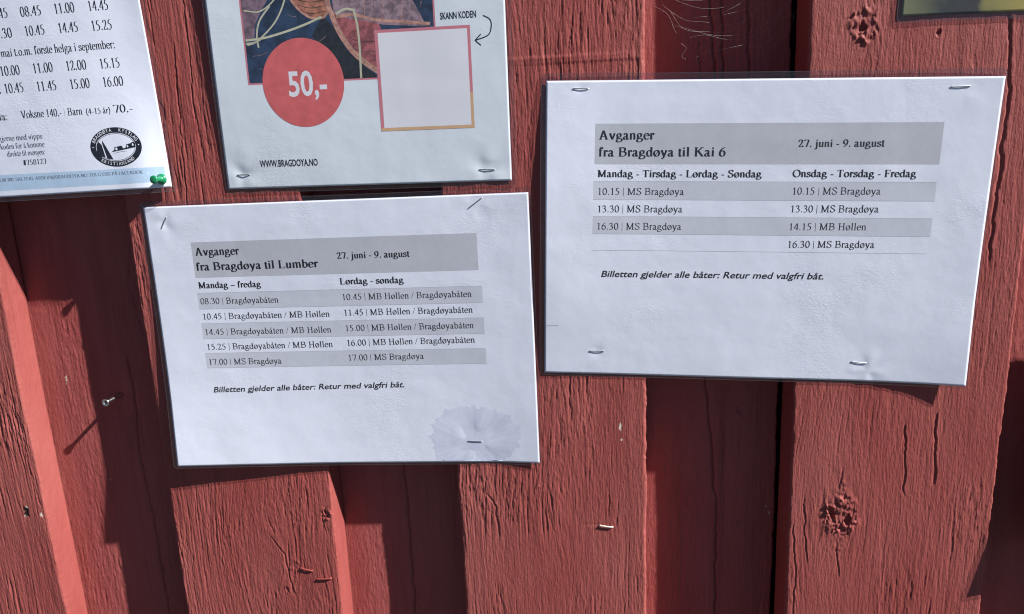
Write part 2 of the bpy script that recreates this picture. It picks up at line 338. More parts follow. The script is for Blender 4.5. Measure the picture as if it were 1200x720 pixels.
# ------------------------------------------------------------------ laminated sheets
class Sheet:
    def __init__(s, w, h, C, uk, vk, G, pins=(), folds=(), seed=0):
        s.w, s.h = w, h; s.C = np.array(C, float); s.uk = np.array(uk, float); s.vk = np.array(vk, float); s.G = np.array(G, float)
        s.pins, s.folds, s.seed = pins, folds, seed
    def lift(s, u, v):
        uk, vk, G = s.uk, s.vk, s.G
        u = np.clip(u, -.03, 1.03); v = np.clip(v, -.03, 1.03)
        i = np.clip(np.searchsorted(uk, u, side='right')-1, 0, len(uk)-2); h = uk[i+1]-uk[i]; x = (u-uk[i])/h
        rows = []
        for V in G:
            m = np.gradient(V, uk)
            rows.append(V[i]*(1+2*x)*(1-x)**2+h*m[i]*x*(1-x)**2+V[i+1]*x*x*(3-2*x)+h*m[i+1]*x*x*(x-1))
        R = np.array(rows); m = np.gradient(R, vk, axis=0)
        j = np.clip(np.searchsorted(vk, v, side='right')-1, 0, len(vk)-2); g = vk[j+1]-vk[j]; y = (v-vk[j])/g; a = np.arange(len(u))
        return R[j, a]*(1+2*y)*(1-y)**2+g*m[j, a]*y*(1-y)**2+R[j+1, a]*y*y*(3-2*y)+g*m[j+1, a]*y*y*(y-1)
    def pt(s, x, y, off=0.0):
        """page mm (origin bottom left) -> world metres; off = mm in front of the paper"""
        x = np.atleast_1d(np.asarray(x, float)); y = np.atleast_1d(np.asarray(y, float))
        u = x/s.w; v = 1-y/s.h; C = s.C
        P = ((1-u)*(1-v))[:, None]*C[0]+(u*(1-v))[:, None]*C[1]+(u*v)[:, None]*C[2]+((1-u)*v)[:, None]*C[3]
        L = s.lift(u, v)
        L = L + .14*n2(x/26, y/34, s.seed)+.045*n2(x/70, y/11, s.seed+4)+.035*n2(x/9, y/13, s.seed+1)
        for (px, py, dep, sg) in s.pins:
            q = ((x-px)**2+(y-py)**2)/(sg*sg); L = L-dep*np.exp(-q)
        for (px, py, A, rad, k, ph) in s.folds:
            dx, dy = x-px, y-py; r = np.sqrt(dx*dx+dy*dy)+1e-6; th = np.arctan2(dy, dx)
            L = L + A*(r/rad)*np.exp(-(r/rad)**1.5)*np.cos(k*th+ph)
        L = np.maximum(L, .85)
        return np.stack([P[:, 0], -(L+off), P[:, 1]], -1)*MM

def grid_faces(nx, ny):
    i = np.arange(ny-1)[:, None]*nx; j = np.arange(nx-1)[None, :]
    return np.stack([i+j, i+j+1, i+nx+j+1, i+nx+j], -1).reshape(-1, 4)
def paper(sh, root, mat=None):
    xs = np.linspace(0, sh.w, int(sh.w/1.5)+1); ys = np.linspace(0, sh.h, int(sh.h/1.5)+1)
    X, Y = np.meshgrid(xs, ys); F = grid_faces(len(xs), len(ys))
    A = sh.pt(X.ravel(), Y.ravel(), 0); Bk = sh.pt(X.ravel(), Y.ravel(), -.15); n = len(A)
    nx, ny = len(xs), len(ys); rim = list(range(nx))+[k*nx+nx-1 for k in range(1, ny)]+[(ny-1)*nx+k for k in range(nx-2, -1, -1)]+[k*nx for k in range(ny-2, 0, -1)]
    side = [(rim[i], rim[i]+n, rim[(i+1) % len(rim)]+n, rim[(i+1) % len(rim)]) for i in range(len(rim))]
    Q = np.concatenate([F, F[:, ::-1]+n, np.array(side)])
    return mesh_obj('paper', np.concatenate([A, Bk]), Q, mat or PAPER, root)
def film(sh, root, l, r, t, b, rad=3.2):
    def axis(n, a, c):
        return np.unique(np.round(np.concatenate([[-a, -a+.45], np.linspace(-a+.45, 0, 5), np.linspace(0, 8, 9), np.linspace(8, n-8, int(n/3)), np.linspace(n-8, n, 9), np.linspace(n, n+c-.45, 5), [n+c]]), 3))
    xs, ys = axis(sh.w, l, r), axis(sh.h, b, t)
    X, Y = np.meshgrid(xs, ys); x0, x1, y0, y1 = -l, sh.w+r, -b, sh.h+t
    cx = np.clip(X, x0+rad, x1-rad); cy = np.clip(Y, y0+rad, y1-rad); dx, dy = X-cx, Y-cy
    m_ = np.maximum(np.abs(dx), np.abs(dy)); q = np.sqrt(dx*dx+dy*dy)+1e-9; f = np.where((np.abs(dx) > 0) & (np.abs(dy) > 0), m_/q, 1)
    X2, Y2 = cx+dx*f, cy+dy*f
    # pouch dips to a single sealed layer outside the paper
    out = np.maximum(np.maximum(-X, X-sh.w), np.maximum(-Y, Y-sh.h)); off = .17-.12*sstep(0, .8, out)
    V = sh.pt(X2.ravel(), Y2.ravel(), off.ravel())
    F = grid_faces(len(xs), len(ys)); xc = (xs[:-1]+xs[1:])/2; yc = (ys[:-1]+ys[1:])/2; XC, YC = np.meshgrid(xc, yc)
    inn = (XC > 0) & (XC < sh.w) & (YC > 0) & (YC < sh.h)
    rim = (XC < x0+.4) | (XC > x1-.4) | (YC < y0+.4) | (YC > y1-.4)
    mi = np.where(inn, 0, np.where(rim, 2, 1)).ravel()
    return mesh_obj('laminate', V, F, [FILM, FILM_M, FILM_R], root, midx=mi)

def put(sh, root, name, P, F, mat, off, maxlen=5.0):
    """2-D page polygons -> mesh lying on the sheet, split until it follows the curve"""
    P = [tuple(p) for p in P]; T = []
    for f in F:
        if len(f) == 3: T.append(tuple(f))
        else:
            for k in range(1, len(f)-1): T.append((f[0], f[k], f[k+1]))
    mid = {}
    def mp(a, b):
        k = (min(a, b), max(a, b))
        if k not in mid:
            mid[k] = len(P); P.append(((P[a][0]+P[b][0])/2, (P[a][1]+P[b][1])/2))
        return mid[k]
    out = []; st = T
    d2 = lambda a, b: (P[a][0]-P[b][0])**2+(P[a][1]-P[b][1])**2
    while st:
        a, b, c = st.pop(); L = [d2(a, b), d2(b, c), d2(c, a)]; k = L.index(max(L))
        if L[k] > maxlen**2:
            if k == 1: a, b, c = b, c, a
            elif k == 2: a, b, c = c, a, b
            m_ = mp(a, b); st += [(a, m_, c), (m_, b, c)]
        else: out.append((a, b, c))
    A = np.array(P); V = sh.pt(A[:, 0], A[:, 1], off*.5)
    # keep every face turned to the viewer
    o2 = []
    for a, b, c in out:
        cr = (A[b, 0]-A[a, 0])*(A[c, 1]-A[a, 1])-(A[b, 1]-A[a, 1])*(A[c, 0]-A[a, 0])
        o2.append((a, b, c) if cr > 0 else (a, c, b))
    return mesh_obj(name, V, np.array(o2), mat, root, smooth=True)
def poly(sh, root, name, pts, mat, off, maxlen=5.0):
    tr = tessellate_polygon([[Vector((x, y, 0)) for x, y in pts]])
    return put(sh, root, name, pts, [tuple(f) for f in tr], mat, off, maxlen)
def ellipse(cx, cy, rx, ry, n=64, rot=0):
    return [(cx+rx*math.cos(a)*math.cos(rot)-ry*math.sin(a)*math.sin(rot), cy+rx*math.cos(a)*math.sin(rot)+ry*math.sin(a)*math.cos(rot)) for a in [2*math.pi*k/n for k in range(n)]]
def catmull(P, n=8):
    P = [np.array(p, float) for p in P]
    if len(P) < 3: return P
    Q = [2*P[0]-P[1]]+P+[2*P[-1]-P[-2]]; out = []
    for i in range(1, len(Q)-2):
        for k in range(n):
            t = k/n; out.append(.5*((2*Q[i])+(-Q[i-1]+Q[i+1])*t+(2*Q[i-1]-5*Q[i]+4*Q[i+1]-Q[i+2])*t*t+(-Q[i-1]+3*Q[i]-3*Q[i+1]+Q[i+2])*t**3))
    out.append(P[-1]); return out
def ribbon(P, hw):
    """polyline -> (verts, quads); hw(normal, t) half width"""
    P = [np.array(p, float) for p in P]; V = []; F = []
    for i, p in enumerate(P):
        a = P[max(0, i-1)]; b = P[min(len(P)-1, i+1)]; d = b-a; d = d/(np.linalg.norm(d)+1e-9); nn = np.array([-d[1], d[0]])
        w = hw(nn); V += [p+nn*w, p-nn*w]
        if i: k = len(V)-4; F.append((k, k+1, k+3, k+2))
    return V, F
def stroke(sh, root, name, pts, w, mat, off):
    V, F = ribbon(catmull(pts), lambda n: w/2); return put(sh, root, name, V, F, mat, off)

# ---- a serif alphabet drawn with a tilted broad nib (em = 1000)
def e(cx, cy, rx, ry, a0, a1, n=16):
    return [(cx+rx*math.cos(math.radians(a0+(a1-a0)*k/n)), cy+ry*math.sin(math.radians(a0+(a1-a0)*k/n))) for k in range(n+1)]
cm = lambda *p: [tuple(q) for q in catmull(p, 5)]
def st_(x, a, b, t=None, bt=None, hw=85):
    G = [('s', [(x, a), (x, b)])]
    if bt: G.append(('t', (x-(hw if bt != 'r' else 0), a+12), (x+hw, a+12)))
    if t: G.append(('t', (x-hw, b-14), (x+(hw if t == 'f' else 10), b-8)))
    return G
S_ = lambda *p: [('s', list(p))]
D_ = lambda x, y: [('d', (x, y))]
T_ = lambda x0, y0, x1, y1: [('t', (x0, y0), (x1, y1))]
def arch(x0, x1, h=450): return [('s', cm((x0+5, h-110), (x0+(x1-x0)*.35, h-25), (x0+(x1-x0)*.75, h-15), (x1, h-120))), ('s', [(x1, h-120), (x1, 0)]), ('t', (x1-85, 12), (x1+85, 12))]
GL = {}
def G(ch, adv, *parts): GL[ch] = (adv, [q for p in parts for q in p])
G('a', 444, [('s', cm((70, 350), (110, 425), (200, 435), (285, 370), (290, 260)))], S_((290, 260), (290, 90)), [('s', cm((290, 90), (320, 20), (370, 15), (430, 55)))], [('s', cm((290, 265), (150, 215), (65, 140), (75, 50), (140, 12), (230, 45), (290, 100)))])
G('å', 444, GL['a'][1], [('r', e(225, 600, 62, 62, 0, 360))])
G('b', 500, st_(105, 20, 683, 'h'), [('s', e(255, 222, 175, 215, 150, -150, 20))])
G('c', 444, [('s', e(245, 222, 185, 215, 50, 315, 18))], D_(365, 350))
G('d', 500, st_(390, 0, 683, 'h'), T_(390, 12, 480, 12), [('s', e(235, 222, 175, 215, 30, 330, 20))])
G('e', 444, [('s', e(235, 222, 180, 215, 5, 322, 20))], T_(60, 262, 412, 262))
G('f', 333, st_(140, 0, 540, None, 'b'), [('s', cm((140, 540), (165, 640), (240, 668), (300, 640)))], D_(300, 610), T_(25, 438, 275, 438))
G('g', 500, [('s', e(225, 300, 135, 135, 0, 360, 20))], T_(330, 400, 460, 415), [('s', cm((150, 185), (85, 130), (130, 70), (280, 55), (420, 25), (440, -70), (330, -170), (180, -185), (60, -140), (60, -50), (140, 30)))])
G('h', 500, st_(110, 0, 683, 'h', 'b'), arch(110, 385))
G('i', 278, st_(140, 0, 450, 'h', 'b'), D_(138, 600))
G('j', 278, st_(150, -100, 450, 'h'), [('s', cm((150, -100), (110, -185), (30, -190), (-20, -150)))], D_(150, 600))
G('k', 500, st_(105, 0, 683, 'h', 'b'), S_((120, 210), (380, 430)), S_((220, 290), (430, 10)), T_(290, 438, 460, 438), T_(350, 12, 500, 12))
G('l', 278, st_(140, 0, 683, 'h', 'b'))
G('m', 778, st_(110, 0, 450, 'h', 'b'), arch(110, 385), arch(385, 665))
G('n', 500, st_(110, 0, 450, 'h', 'b'), arch(110, 385))
G('o', 500, [('s', e(250, 222, 190, 215, 0, 360, 24))])
G('ø', 500, GL['o'][1], T_(90, -30, 410, 475))
G('p', 500, st_(105, -205, 450, 'h', 'b'), [('s', e(260, 222, 180, 215, 150, -150, 20))])
G('r', 333, st_(110, 0, 450, 'h', 'b'), [('s', cm((115, 320), (170, 420), (240, 440), (290, 420)))], D_(290, 395))
G('s', 389, [('s', cm((320, 330), (300, 410), (200, 440), (95, 400), (95, 310), (190, 240), (310, 180), (330, 95), (260, 20), (150, 8), (70, 50), (55, 125)))])
G('t', 278, S_((130, 570), (130, 90)), [('s', cm((130, 90), (150, 20), (210, 8), (270, 55)))], T_(20, 438, 260, 438))
G('u', 500, st_(110, 120, 450, 'h'), [('s', cm((110, 120), (150, 25), (260, 20), (375, 100)))], st_(385, 0, 450, 'h'), T_(385, 12, 480, 12))
G('v', 500, S_((75, 435), (255, 5)), S_((255, 5), (425, 435)), T_(10, 440, 180, 440), T_(340, 440, 490, 440))
G('y', 500, S_((75, 435), (265, 20)), [('s', [(425, 435), (240, -60), (150, -180), (60, -180)])], T_(10, 440, 180, 440), T_(340, 440, 490, 440))
G('0', 500, [('s', e(250, 325, 185, 325, 0, 360, 28))])
G('1', 500, st_(265, 0, 650, None, 'b', 100), S_((130, 560), (265, 650)))
G('2', 500, [('s', cm((60, 490), (110, 610), (230, 650), (350, 590), (365, 460), (260, 260), (60, 25)))], S_((60, 25), (440, 25)), S_((440, 25), (465, 130)))
G('3', 500, [('s', cm((70, 520), (140, 630), (260, 640), (345, 550), (310, 420), (190, 350)))], [('s', cm((190, 350), (330, 330), (405, 220), (360, 80), (220, 8), (80, 40)))])
G('4', 500, S_((350, 0), (350, 650)), S_((350, 650), (40, 190)), S_((40, 190), (470, 190)))
G('5', 500, S_((430, 640), (180, 640)), S_((180, 640), (120, 400)), [('s', cm((120, 400), (260, 380), (380, 290), (390, 160), (300, 40), (170, 5), (60, 40)))])
G('6', 500, [('s', cm((440, 655), (280, 590), (130, 430), (70, 230)))], [('s', e(250, 205, 182, 200, 0, 360, 22))])
G('7', 500, S_((50, 640), (450, 640)), S_((450, 640), (240, 0)), S_((60, 640), (45, 560)))
G('8', 500, [('s', e(248, 490, 150, 155, 0, 360, 20))], [('s', e(250, 165, 180, 165, 0, 360, 22))])
G('9', 500, [('s', cm((60, -5), (220, 60), (370, 220), (430, 420)))], [('s', e(250, 445, 182, 200, 0, 360, 22))])
G('.', 250, D_(125, 45)); G(',', 250, D_(125, 45), T_(150, 30, 80, -110)); G(':', 278, D_(140, 45), D_(140, 400))
G('-', 333, [('b', (40, 215), (290, 215))]); G('–', 500, [('b', (0, 215), (500, 215))]); G('|', 200, T_(100, -120, 100, 690)); G('/', 278, T_(0, -10, 278, 670)); G(' ', 250)
G('(', 333, [('s', cm((290, 680), (120, 480), (100, 100), (290, -170)))]); G(')', 333, [('s', cm((40, 680), (220, 480), (230, 100), (40, -170)))])
G('#', 500, S_((190, 0), (230, 650)), S_((330, 0), (370, 650)), [('b', (40, 430), (470, 430)), ('b', (30, 220), (450, 220))])
G('@', 921, [('s', e(460, 240, 370, 400, 0, 330, 26))], [('s', e(450, 250, 150, 180, 0, 360, 16))])
G('A', 722, S_((330, 660), (110, 0)), S_((345, 660), (600, 0)), T_(170, 220, 510, 220), T_(15, 12, 210, 12), T_(480, 12, 715, 12))
G('Å', 722, GL['A'][1], [('r', e(345, 760, 62, 62, 0, 360))])
G('B', 667, st_(155, 0, 660, 'h', 'b', 130), [('s', cm((160, 648), (380, 645), (510, 570), (480, 400), (330, 350), (160, 350)))], [('s', cm((330, 350), (540, 300), (580, 170), (470, 35), (300, 14), (160, 14)))])
G('C', 667, [('s', e(370, 328, 320, 328, 48, 318, 24))], T_(600, 650, 600, 470))
G('D', 722, st_(155, 0, 660, 'h', 'b', 130), [('s', [(155, 646)]+e(310, 330, 340, 316, 88, -88, 20)+[(155, 14)])])
G('E', 611, st_(150, 0, 660, 'h', 'b', 120), T_(150, 646, 560, 646), T_(560, 646, 575, 520), T_(150, 340, 440, 340), T_(150, 14, 560, 14), T_(560, 14, 600, 160))
G('F', 556, st_(150, 0, 660, 'h', 'b', 120), T_(150, 646, 530, 646), T_(530, 646, 545, 520), T_(150, 340, 420, 340), T_(420, 430, 420, 250))
G('G', 722, [('s', e(370, 328, 320, 328, 48, 310, 24))], S_((590, 50), (590, 290)), T_(500, 290, 690, 290), T_(610, 650, 610, 470))
G('H', 722, st_(150, 0, 660, 'f', 'b', 120), st_(570, 0, 660, 'f', 'b', 120), T_(150, 340, 570, 340))
G('I', 333, st_(165, 0, 660, 'f', 'b', 120))
G('K', 722, st_(150, 0, 660, 'f', 'b', 120), S_((170, 280), (560, 645)), S_((300, 400), (620, 10)), T_(470, 650, 690, 650), T_(510, 12, 720, 12))
G('L', 611, st_(150, 0, 660, 'f', 'b', 120), T_(150, 14, 560, 14), T_(560, 14, 590, 170))
G('M', 889, S_((150, 0), (150, 650)), S_((150, 650), (430, 30)), S_((430, 30), (730, 650)), S_((730, 650), (730, 0)), T_(20, 12, 280, 12), T_(610, 12, 860, 12), T_(20, 650, 160, 650), T_(730, 650, 860, 650))
G('N', 722, S_((140, 0), (140, 650)), S_((130, 650), (590, 10)), S_((590, 10), (590, 650)), T_(20, 12, 260, 12), T_(480, 650, 710, 650), T_(15, 650, 140, 650))
G('O', 722, [('s', e(361, 328, 320, 328, 0, 360, 30))]); G('Ø', 722, GL['O'][1], T_(110, -30, 610, 690))
G('P', 556, st_(150, 0, 660, 'h', 'b', 120), [('s', cm((155, 646), (400, 640), (520, 520), (480, 370), (330, 310), (155, 310)))])
G('R', 667, st_(150, 0, 660, 'h', 'b', 120), [('s', cm((155, 646), (400, 640), (520, 520), (480, 390), (330, 335), (155, 335)))], S_((320, 330), (600, 10)), T_(540, 12, 670, 12))
G('S', 556, [('s', cm((470, 520), (440, 620), (300, 660), (130, 610), (110, 480), (260, 370), (430, 280), (480, 160), (380, 30), (220, 5), (90, 60), (65, 190)))])
G('T', 611, st_(305, 0, 660, None, 'b', 120), T_(35, 646, 575, 646), T_(35, 646, 25, 510), T_(575, 646, 590, 510))
G('V', 722, S_((110, 650), (370, 0)), S_((370, 0), (620, 650)), T_(10, 650, 230, 650), T_(500, 650, 710, 650))
G('Y', 722, S_((120, 650), (370, 320)), S_((370, 320), (620, 650)), S_((370, 320), (370, 0)), T_(20, 650, 240, 650), T_(510, 650, 710, 650), T_(240, 12, 500, 12))
G('W', 944, S_((90, 650), (300, 0)), S_((300, 0), (470, 600)), S_((470, 600), (680, 0)), S_((680, 0), (860, 650)), T_(0, 650, 200, 650), T_(760, 650, 940, 650))

def serif_text(txt, x0, y0, x1, y1, size, wt):
    """returns 2-D verts and quads; the string is fitted between the two baseline points"""
    a, b, tilt = dict(R=(50, 24, 14), B=(80, 28, 12), D=(60, 12, 3))[wt]; a_t = b*.85; sq = .92 if wt == 'B' else .95; tl = math.radians(tilt)
    V, F = [], []; adv = sum(GL[c][0] for c in txt)/1000
    L = math.hypot(x1-x0, y1-y0); sx = L/adv; sy = size; ang = math.atan2(y1-y0, x1-x0); ca, sa = math.cos(ang), math.sin(ang)
    nib = lambda n: math.hypot(a*(n[0]*math.cos(tl)+n[1]*math.sin(tl)), b*(-n[0]*math.sin(tl)+n[1]*math.cos(tl)))
    cx = 0
    for ch in txt:
        ad, prims = GL[ch]
        for p in prims:
            k = p[0]
            if k == 's': v, f = ribbon(p[1], nib)
            elif k == 't': v, f = ribbon([p[1], p[2]], lambda n: a_t)
            elif k == 'b': v, f = ribbon([p[1], p[2]], lambda n: 28 if wt != 'B' else 42)
            elif k == 'r': v, f = ribbon(p[1], lambda n: 18)
            else:
                r = {'R': 52, 'B': 75, 'D': 62}[wt]; v = [np.array(q) for q in e(p[1][0], p[1][1], r, r, 0, 360, 8)[:-1]]; f = [tuple(range(8))]
            o = len(V)
            for q in v:
                X = (cx+ad*.5+(q[0]-ad*.5)*sq)/1000*sx; Y = q[1]/1000*sy; V.append((x0+X*ca-Y*sa, y0+X*sa+Y*ca))
            F += [tuple(i+o for i in g_) for g_ in f]
        cx += ad
    return V, F
def sans_mesh(txt, bold=0, shear=0):
    cu = bpy.data.curves.new('t', 'FONT'); cu.body = txt; cu.size = 1; cu.offset = bold; cu.shear = shear; cu.resolution_u = 3; cu.fill_mode = 'FRONT'
    ob = bpy.data.objects.new('t', cu); COL.objects.link(ob)
    me = bpy.data.meshes.new_from_object(ob.evaluated_get(bpy.context.evaluated_depsgraph_get()))
    V = [(v.co.x, v.co.y) for v in me.vertices]; F = [tuple(p.vertices) for p in me.polygons]
    bpy.data.objects.remove(ob); bpy.data.curves.remove(cu); bpy.data.meshes.remove(me)
    return V, F
def sans_text(txt, x0, y0, x1, y1, cap, bold=0, shear=0):
    V, F = sans_mesh(txt, bold, shear); xs = [v[0] for v in V]; a, b = min(xs), max(xs)
    sx = math.hypot(x1-x0, y1-y0)/(b-a); sy = cap/.727; ang = math.atan2(y1-y0, x1-x0); ca, sa = math.cos(ang), math.sin(ang)
    return [(x0+(x-a)*sx*ca-y*sy*sa, y0+(x-a)*sx*sa+y*sy*ca) for x, y in V], F
def write(sh, root, txt, kind, x0, y0, x1, y1, size, mat=None, off=.12):
    if kind == 'S': V, F = sans_text(txt, x0, y0, x1, y1, size, .014, .22)
    elif kind == 'N': V, F = sans_text(txt, x0, y0, x1, y1, size, .02, 0)
    else: V, F = serif_text(txt, x0, y0, x1, y1, size, kind)
    return put(sh, root, 'text_line', V, F, mat or INK, off, 6)

# ---- staples, each lying on its sheet (or on the bare board)
def tube(path, rx, ry, nrm=(0, -1, 0), n=6):
    P = [np.array(p, float) for p in path]; V = []; F = []
    N0 = np.array(nrm, float)
    for i, p in enumerate(P):
        d = P[min(i+1, len(P)-1)]-P[max(i-1, 0)]; d /= np.linalg.norm(d)+1e-12
        s = np.cross(d, N0)
        if np.linalg.norm(s) < .3: s = np.cross(d, np.array([0, 0, 1.])) if abs(d[2]) < .9 else np.cross(d, np.array([1., 0, 0]))
        if i and np.dot(s, ps) < 0: s = -s
        s /= np.linalg.norm(s); ps = s; u = np.cross(s, d)
        for k in range(n):
            a = 2*math.pi*(k+.5)/n; V.append(p+s*rx*math.cos(a)+u*ry*math.sin(a))
        if i:
            o = (i-1)*n
            for k in range(n): F.append((o+k, o+(k+1) % n, o+n+(k+1) % n, o+n+k))
    F.append(tuple(range(n-1, -1, -1))); F.append(tuple(range(len(V)-n, len(V))))
    return V, F
def staple(a, b, label, mat=ZINC, group='staples holding the notices', rx=.42, ry=.22, rise=.16):
    a = np.array(a)*1000; b = np.array(b)*1000; d = (b-a)/np.linalg.norm(b-a); up = np.array([0, -1., 0])
    path = [a-up*1.4-d*.0, a+up*rise*.3, a+up*rise*.8+d*.25, a+up*rise+d*.8, (a+b)/2+up*(rise+.12), b+up*rise-d*.8, b+up*rise*.8-d*.25, b+up*rise*.3, b-up*1.4]
    V, F = tube(path, rx, ry); c = (a+b)/2*MM
    o = mesh_obj('staple', np.array(V)*MM, F, mat, origin=c); tag(o, label, 'staple', group); return o
def sheet_staple(sh, x0, y0, x1, y1, label, **k):
    P = sh.pt([x0, x1], [y0, y1], .2); return staple(P[0], P[1], label, **k)

def sheet_root(sh, name, label, group):
    c = sh.pt(sh.w/2, 0)[0]; return thing(name, label, 'notice', tuple(c), group)
GRP = 'laminated sheets pinned to the wall'

# ---- sheet A: lower left timetable
PIN = lambda L: [(x, y, d, s) for x, y, d, s in L]
low = Sheet(297, 210, [[-275.91, 1.41], [18.61, 2.56], [19.89, -204.37], [-273.61, -206.85]], [0, .2, .42, .7, .9, 1], [0, .35, .7, 1],
            [[1.2, 1.0, 1.2, 1.0, 1.0, 1.8], [2.2, 1.5, 1.5, 1.4, 1.4, 1.6], [5, 3.5, 2, 1.2, 1.0, 1.6], [10, 6.8, 3.4, 1.6, 1.1, 2.9]],
            pins=[(15.4, 197.7, .5, 4), (258, 204, .45, 4), (246.7, 17.4, .9, 7)], folds=[(246.7, 17.4, .5, 12, 4, 1.3), (15.4, 197.7, .3, 9, 3, 0), (258, 204, .25, 9, 4, 1)], seed=3)
ra = sheet_root(low, 'laminated_notice', 'lowest laminated timetable, five departures in each column, its left bottom corner lifting off', GRP)
paper(low, ra); film(low, ra, 3.2, 2.0, 3.6, 1.8)
def bandq(sh, root, x0, x1, yb, yt, mat, name='table_band', off=.05): return poly(sh, root, name, [(x0, yb), (x1, yb), (x1, yt), (x0, yt)], mat, off, 6)
bandq(low, ra, 34.6, 257.5, 154.0, 181.7, BAND, 'heading_band')
for yb, yt in ((129.2, 141.8), (105.2, 117.4), (81.4, 93.3)): bandq(low, ra, 34.2, 259.4, yb, yt, BAND_L)
for y in (141.9, 129.1, 117.5, 105.1, 93.4, 81.3): bandq(low, ra, 34.2, 259.4, y-.13, y+.13, LINE, 'table_line', .08)
flower = []
for k in range(220):
    a = 2*math.pi*k/220; rr = 1+.05*abs(math.sin(a*6.5))+.06*math.sin(3*a+1)+.035*math.sin(21*a+math.sin(5*a))+.02*math.sin(37*a+2)+.025*math.sin(71*a+3*math.sin(2*a))+.05*math.sin(2*a+.6)
    flower.append((246+33*rr*math.cos(a), max(1.2, 19.5+27.5*rr*math.sin(a))))
poly(low, ra, 'damp_stain', flower, STAIN, .12, 2)
BS, RS = 9.1, 7.15
for t_, k, x0, y0, x1, y1 in [('Avganger', 'B', 36.8, 171.3, 72.6, 171.3), ('fra Bragdøya til Lumber', 'B', 36.0, 159.7, 134.4, 159.7), ('27. juni - 9. august', 'b', 149.7, 165.6, 206.0, 165.6),
    ('Mandag – fredag', 'b', 35.7, 145.7, 86.9, 145.5), ('Lørdag - søndag', 'b', 149.9, 145.9, 200.0, 145.8), ('08.30 | Bragdøyabåten', 'R', 35.7, 133.1, 99.7, 132.9),
    ('10.45 | MB Høllen / Bragdøyabåten', 'R', 150.4, 133.6, 251.3, 133.8), ('10.45 | Bragdøyabåten / MB Høllen', 'R', 35.7, 120.8, 139.6, 120.8), ('11.45 | MB Høllen / Bragdøyabåten', 'R', 150.6, 121.4, 251.4, 121.6),
    ('14.45 | Bragdøyabåten / MB Høllen', 'R', 35.8, 108.3, 139.6, 108.3), ('15.00 | MB Høllen / Bragdøyabåten', 'R', 150.5, 109.0, 251.4, 109.5), ('15.25 | Bragdøyabåten / MB Høllen', 'R', 35.9, 96.2, 139.6, 96.6),
    ('16.00 | MB Høllen / Bragdøyabåten', 'R', 150.5, 97.3, 251.6, 98.1), ('17.00 | MS Bragdøya', 'R', 35.8, 83.9, 96.5, 83.9), ('17.00 | MS Bragdøya', 'R', 150.4, 85.3, 211.0, 85.8)]:
    write(low, ra, t_, k.upper(), x0, y0, x1, y1, BS if k == 'B' else (RS+.1 if k == 'b' else RS))
write(low, ra, 'Billetten gjelder alle båter: Retur med valgfri båt.', 'S', 37.3, 61.2, 193.6, 63.0, 4.8)
sheet_staple(low, 17.9, 201.9, 12.8, 193.5, 'steep slanted thin staple in the top left corner of the lower timetable', rx=.4)
sheet_staple(low, 263.2, 207.4, 253.0, 200.3, 'slanted thin staple at the top right corner of the lower timetable', rx=.4)
sheet_staple(low, 241.2, 17.9, 252.2, 17.3, 'staple in the middle of the damp round stain on the lower timetable')

# ---- sheet B: right timetable
rt = Sheet(297, 210, [[33.76, 78.03], [330.25, 66.05], [321.39, -142.33], [25.79, -131.77]], [0, .25, .5, .74, .9, 1], [0, .35, .7, 1],
           [[1.2, .8, 1, 1, .8, 1.2], [3.8, 1.6, 1.2, 1, 1.1, 1.3], [3.6, 1.5, 1.2, 1, 1.5, 2.5], [1.5, .8, 1.2, .9, 3, 6]],
           pins=[(24, 204.6, .3, 4), (270.6, 203.9, .3, 4), (38.8, 17.7, .3, 4), (225.4, 14, .4, 4)], folds=[(232, 8, .35, 9, 4, .6), (272, 200, .22, 9, 3, 2)], seed=11)
rb = sheet_root(rt, 'laminated_notice', 'right-hand laminated timetable with four departures on Onsdag, bottom right corner lifting off the board', GRP)
paper(rt, rb); film(rt, rb, 3.6, 1.0, 4.6, 1.9)
bandq(rt, rb, 34.4, 263.2, 153.6, 181.2, BAND, 'heading_band')
for yb, yt in ((129.2, 141.7), (105.0, 117.2)): bandq(rt, rb, 34.0, 263.0, yb, yt, BAND_L)
for y in (141.8, 129.1, 117.3, 104.9, 93.1): bandq(rt, rb, 34.0, 262.8, y-.13, y+.13, LINE, 'table_line', .08)
for t_, k, x0, y0, x1, y1 in [('Avganger', 'B', 36.8, 170.5, 75.0, 170.5), ('fra Bragdøya til Kai 6', 'B', 36.8, 159.0, 123.8, 159.0), ('27. juni - 9. august', 'b', 171.1, 165.2, 227.0, 165.4),
    ('Mandag - Tirsdag - Lørdag - Søndag', 'b', 36.3, 144.8, 148.7, 144.8), ('Onsdag - Torsdag - Fredag', 'b', 169.1, 145.1, 249.5, 145.2), ('10.15 | MS Bragdøya', 'R', 36.6, 132.5, 96.9, 132.5),
    ('10.15 | MS Bragdøya', 'R', 169.5, 133.2, 227.9, 133.4), ('13.30 | MS Bragdøya', 'R', 36.7, 120.3, 96.5, 120.4), ('13.30 | MS Bragdøya', 'R', 169.3, 121.0, 227.9, 121.3),
    ('16.30 | MS Bragdøya', 'R', 36.5, 108.0, 96.3, 108.1), ('14.15 | MB Høllen', 'R', 169.2, 108.6, 221.0, 109.0), ('16.30 | MS Bragdøya', 'R', 169.3, 96.3, 227.6, 96.8)]:
    write(rt, rb, t_, k.upper(), x0, y0, x1, y1, BS if k == 'B' else (RS+.1 if k == 'b' else RS))
write(rt, rb, 'Billetten gjelder alle båter: Retur med valgfri båt.', 'S', 40.7, 73.7, 195.7, 74.1, 4.8)
sheet_staple(rt, 18.6, 204.7, 29.2, 204.5, 'staple in the top left corner of the right-hand timetable')
sheet_staple(rt, 264.4, 203.6, 276.4, 204.1, 'staple in the top right corner of the right-hand timetable')
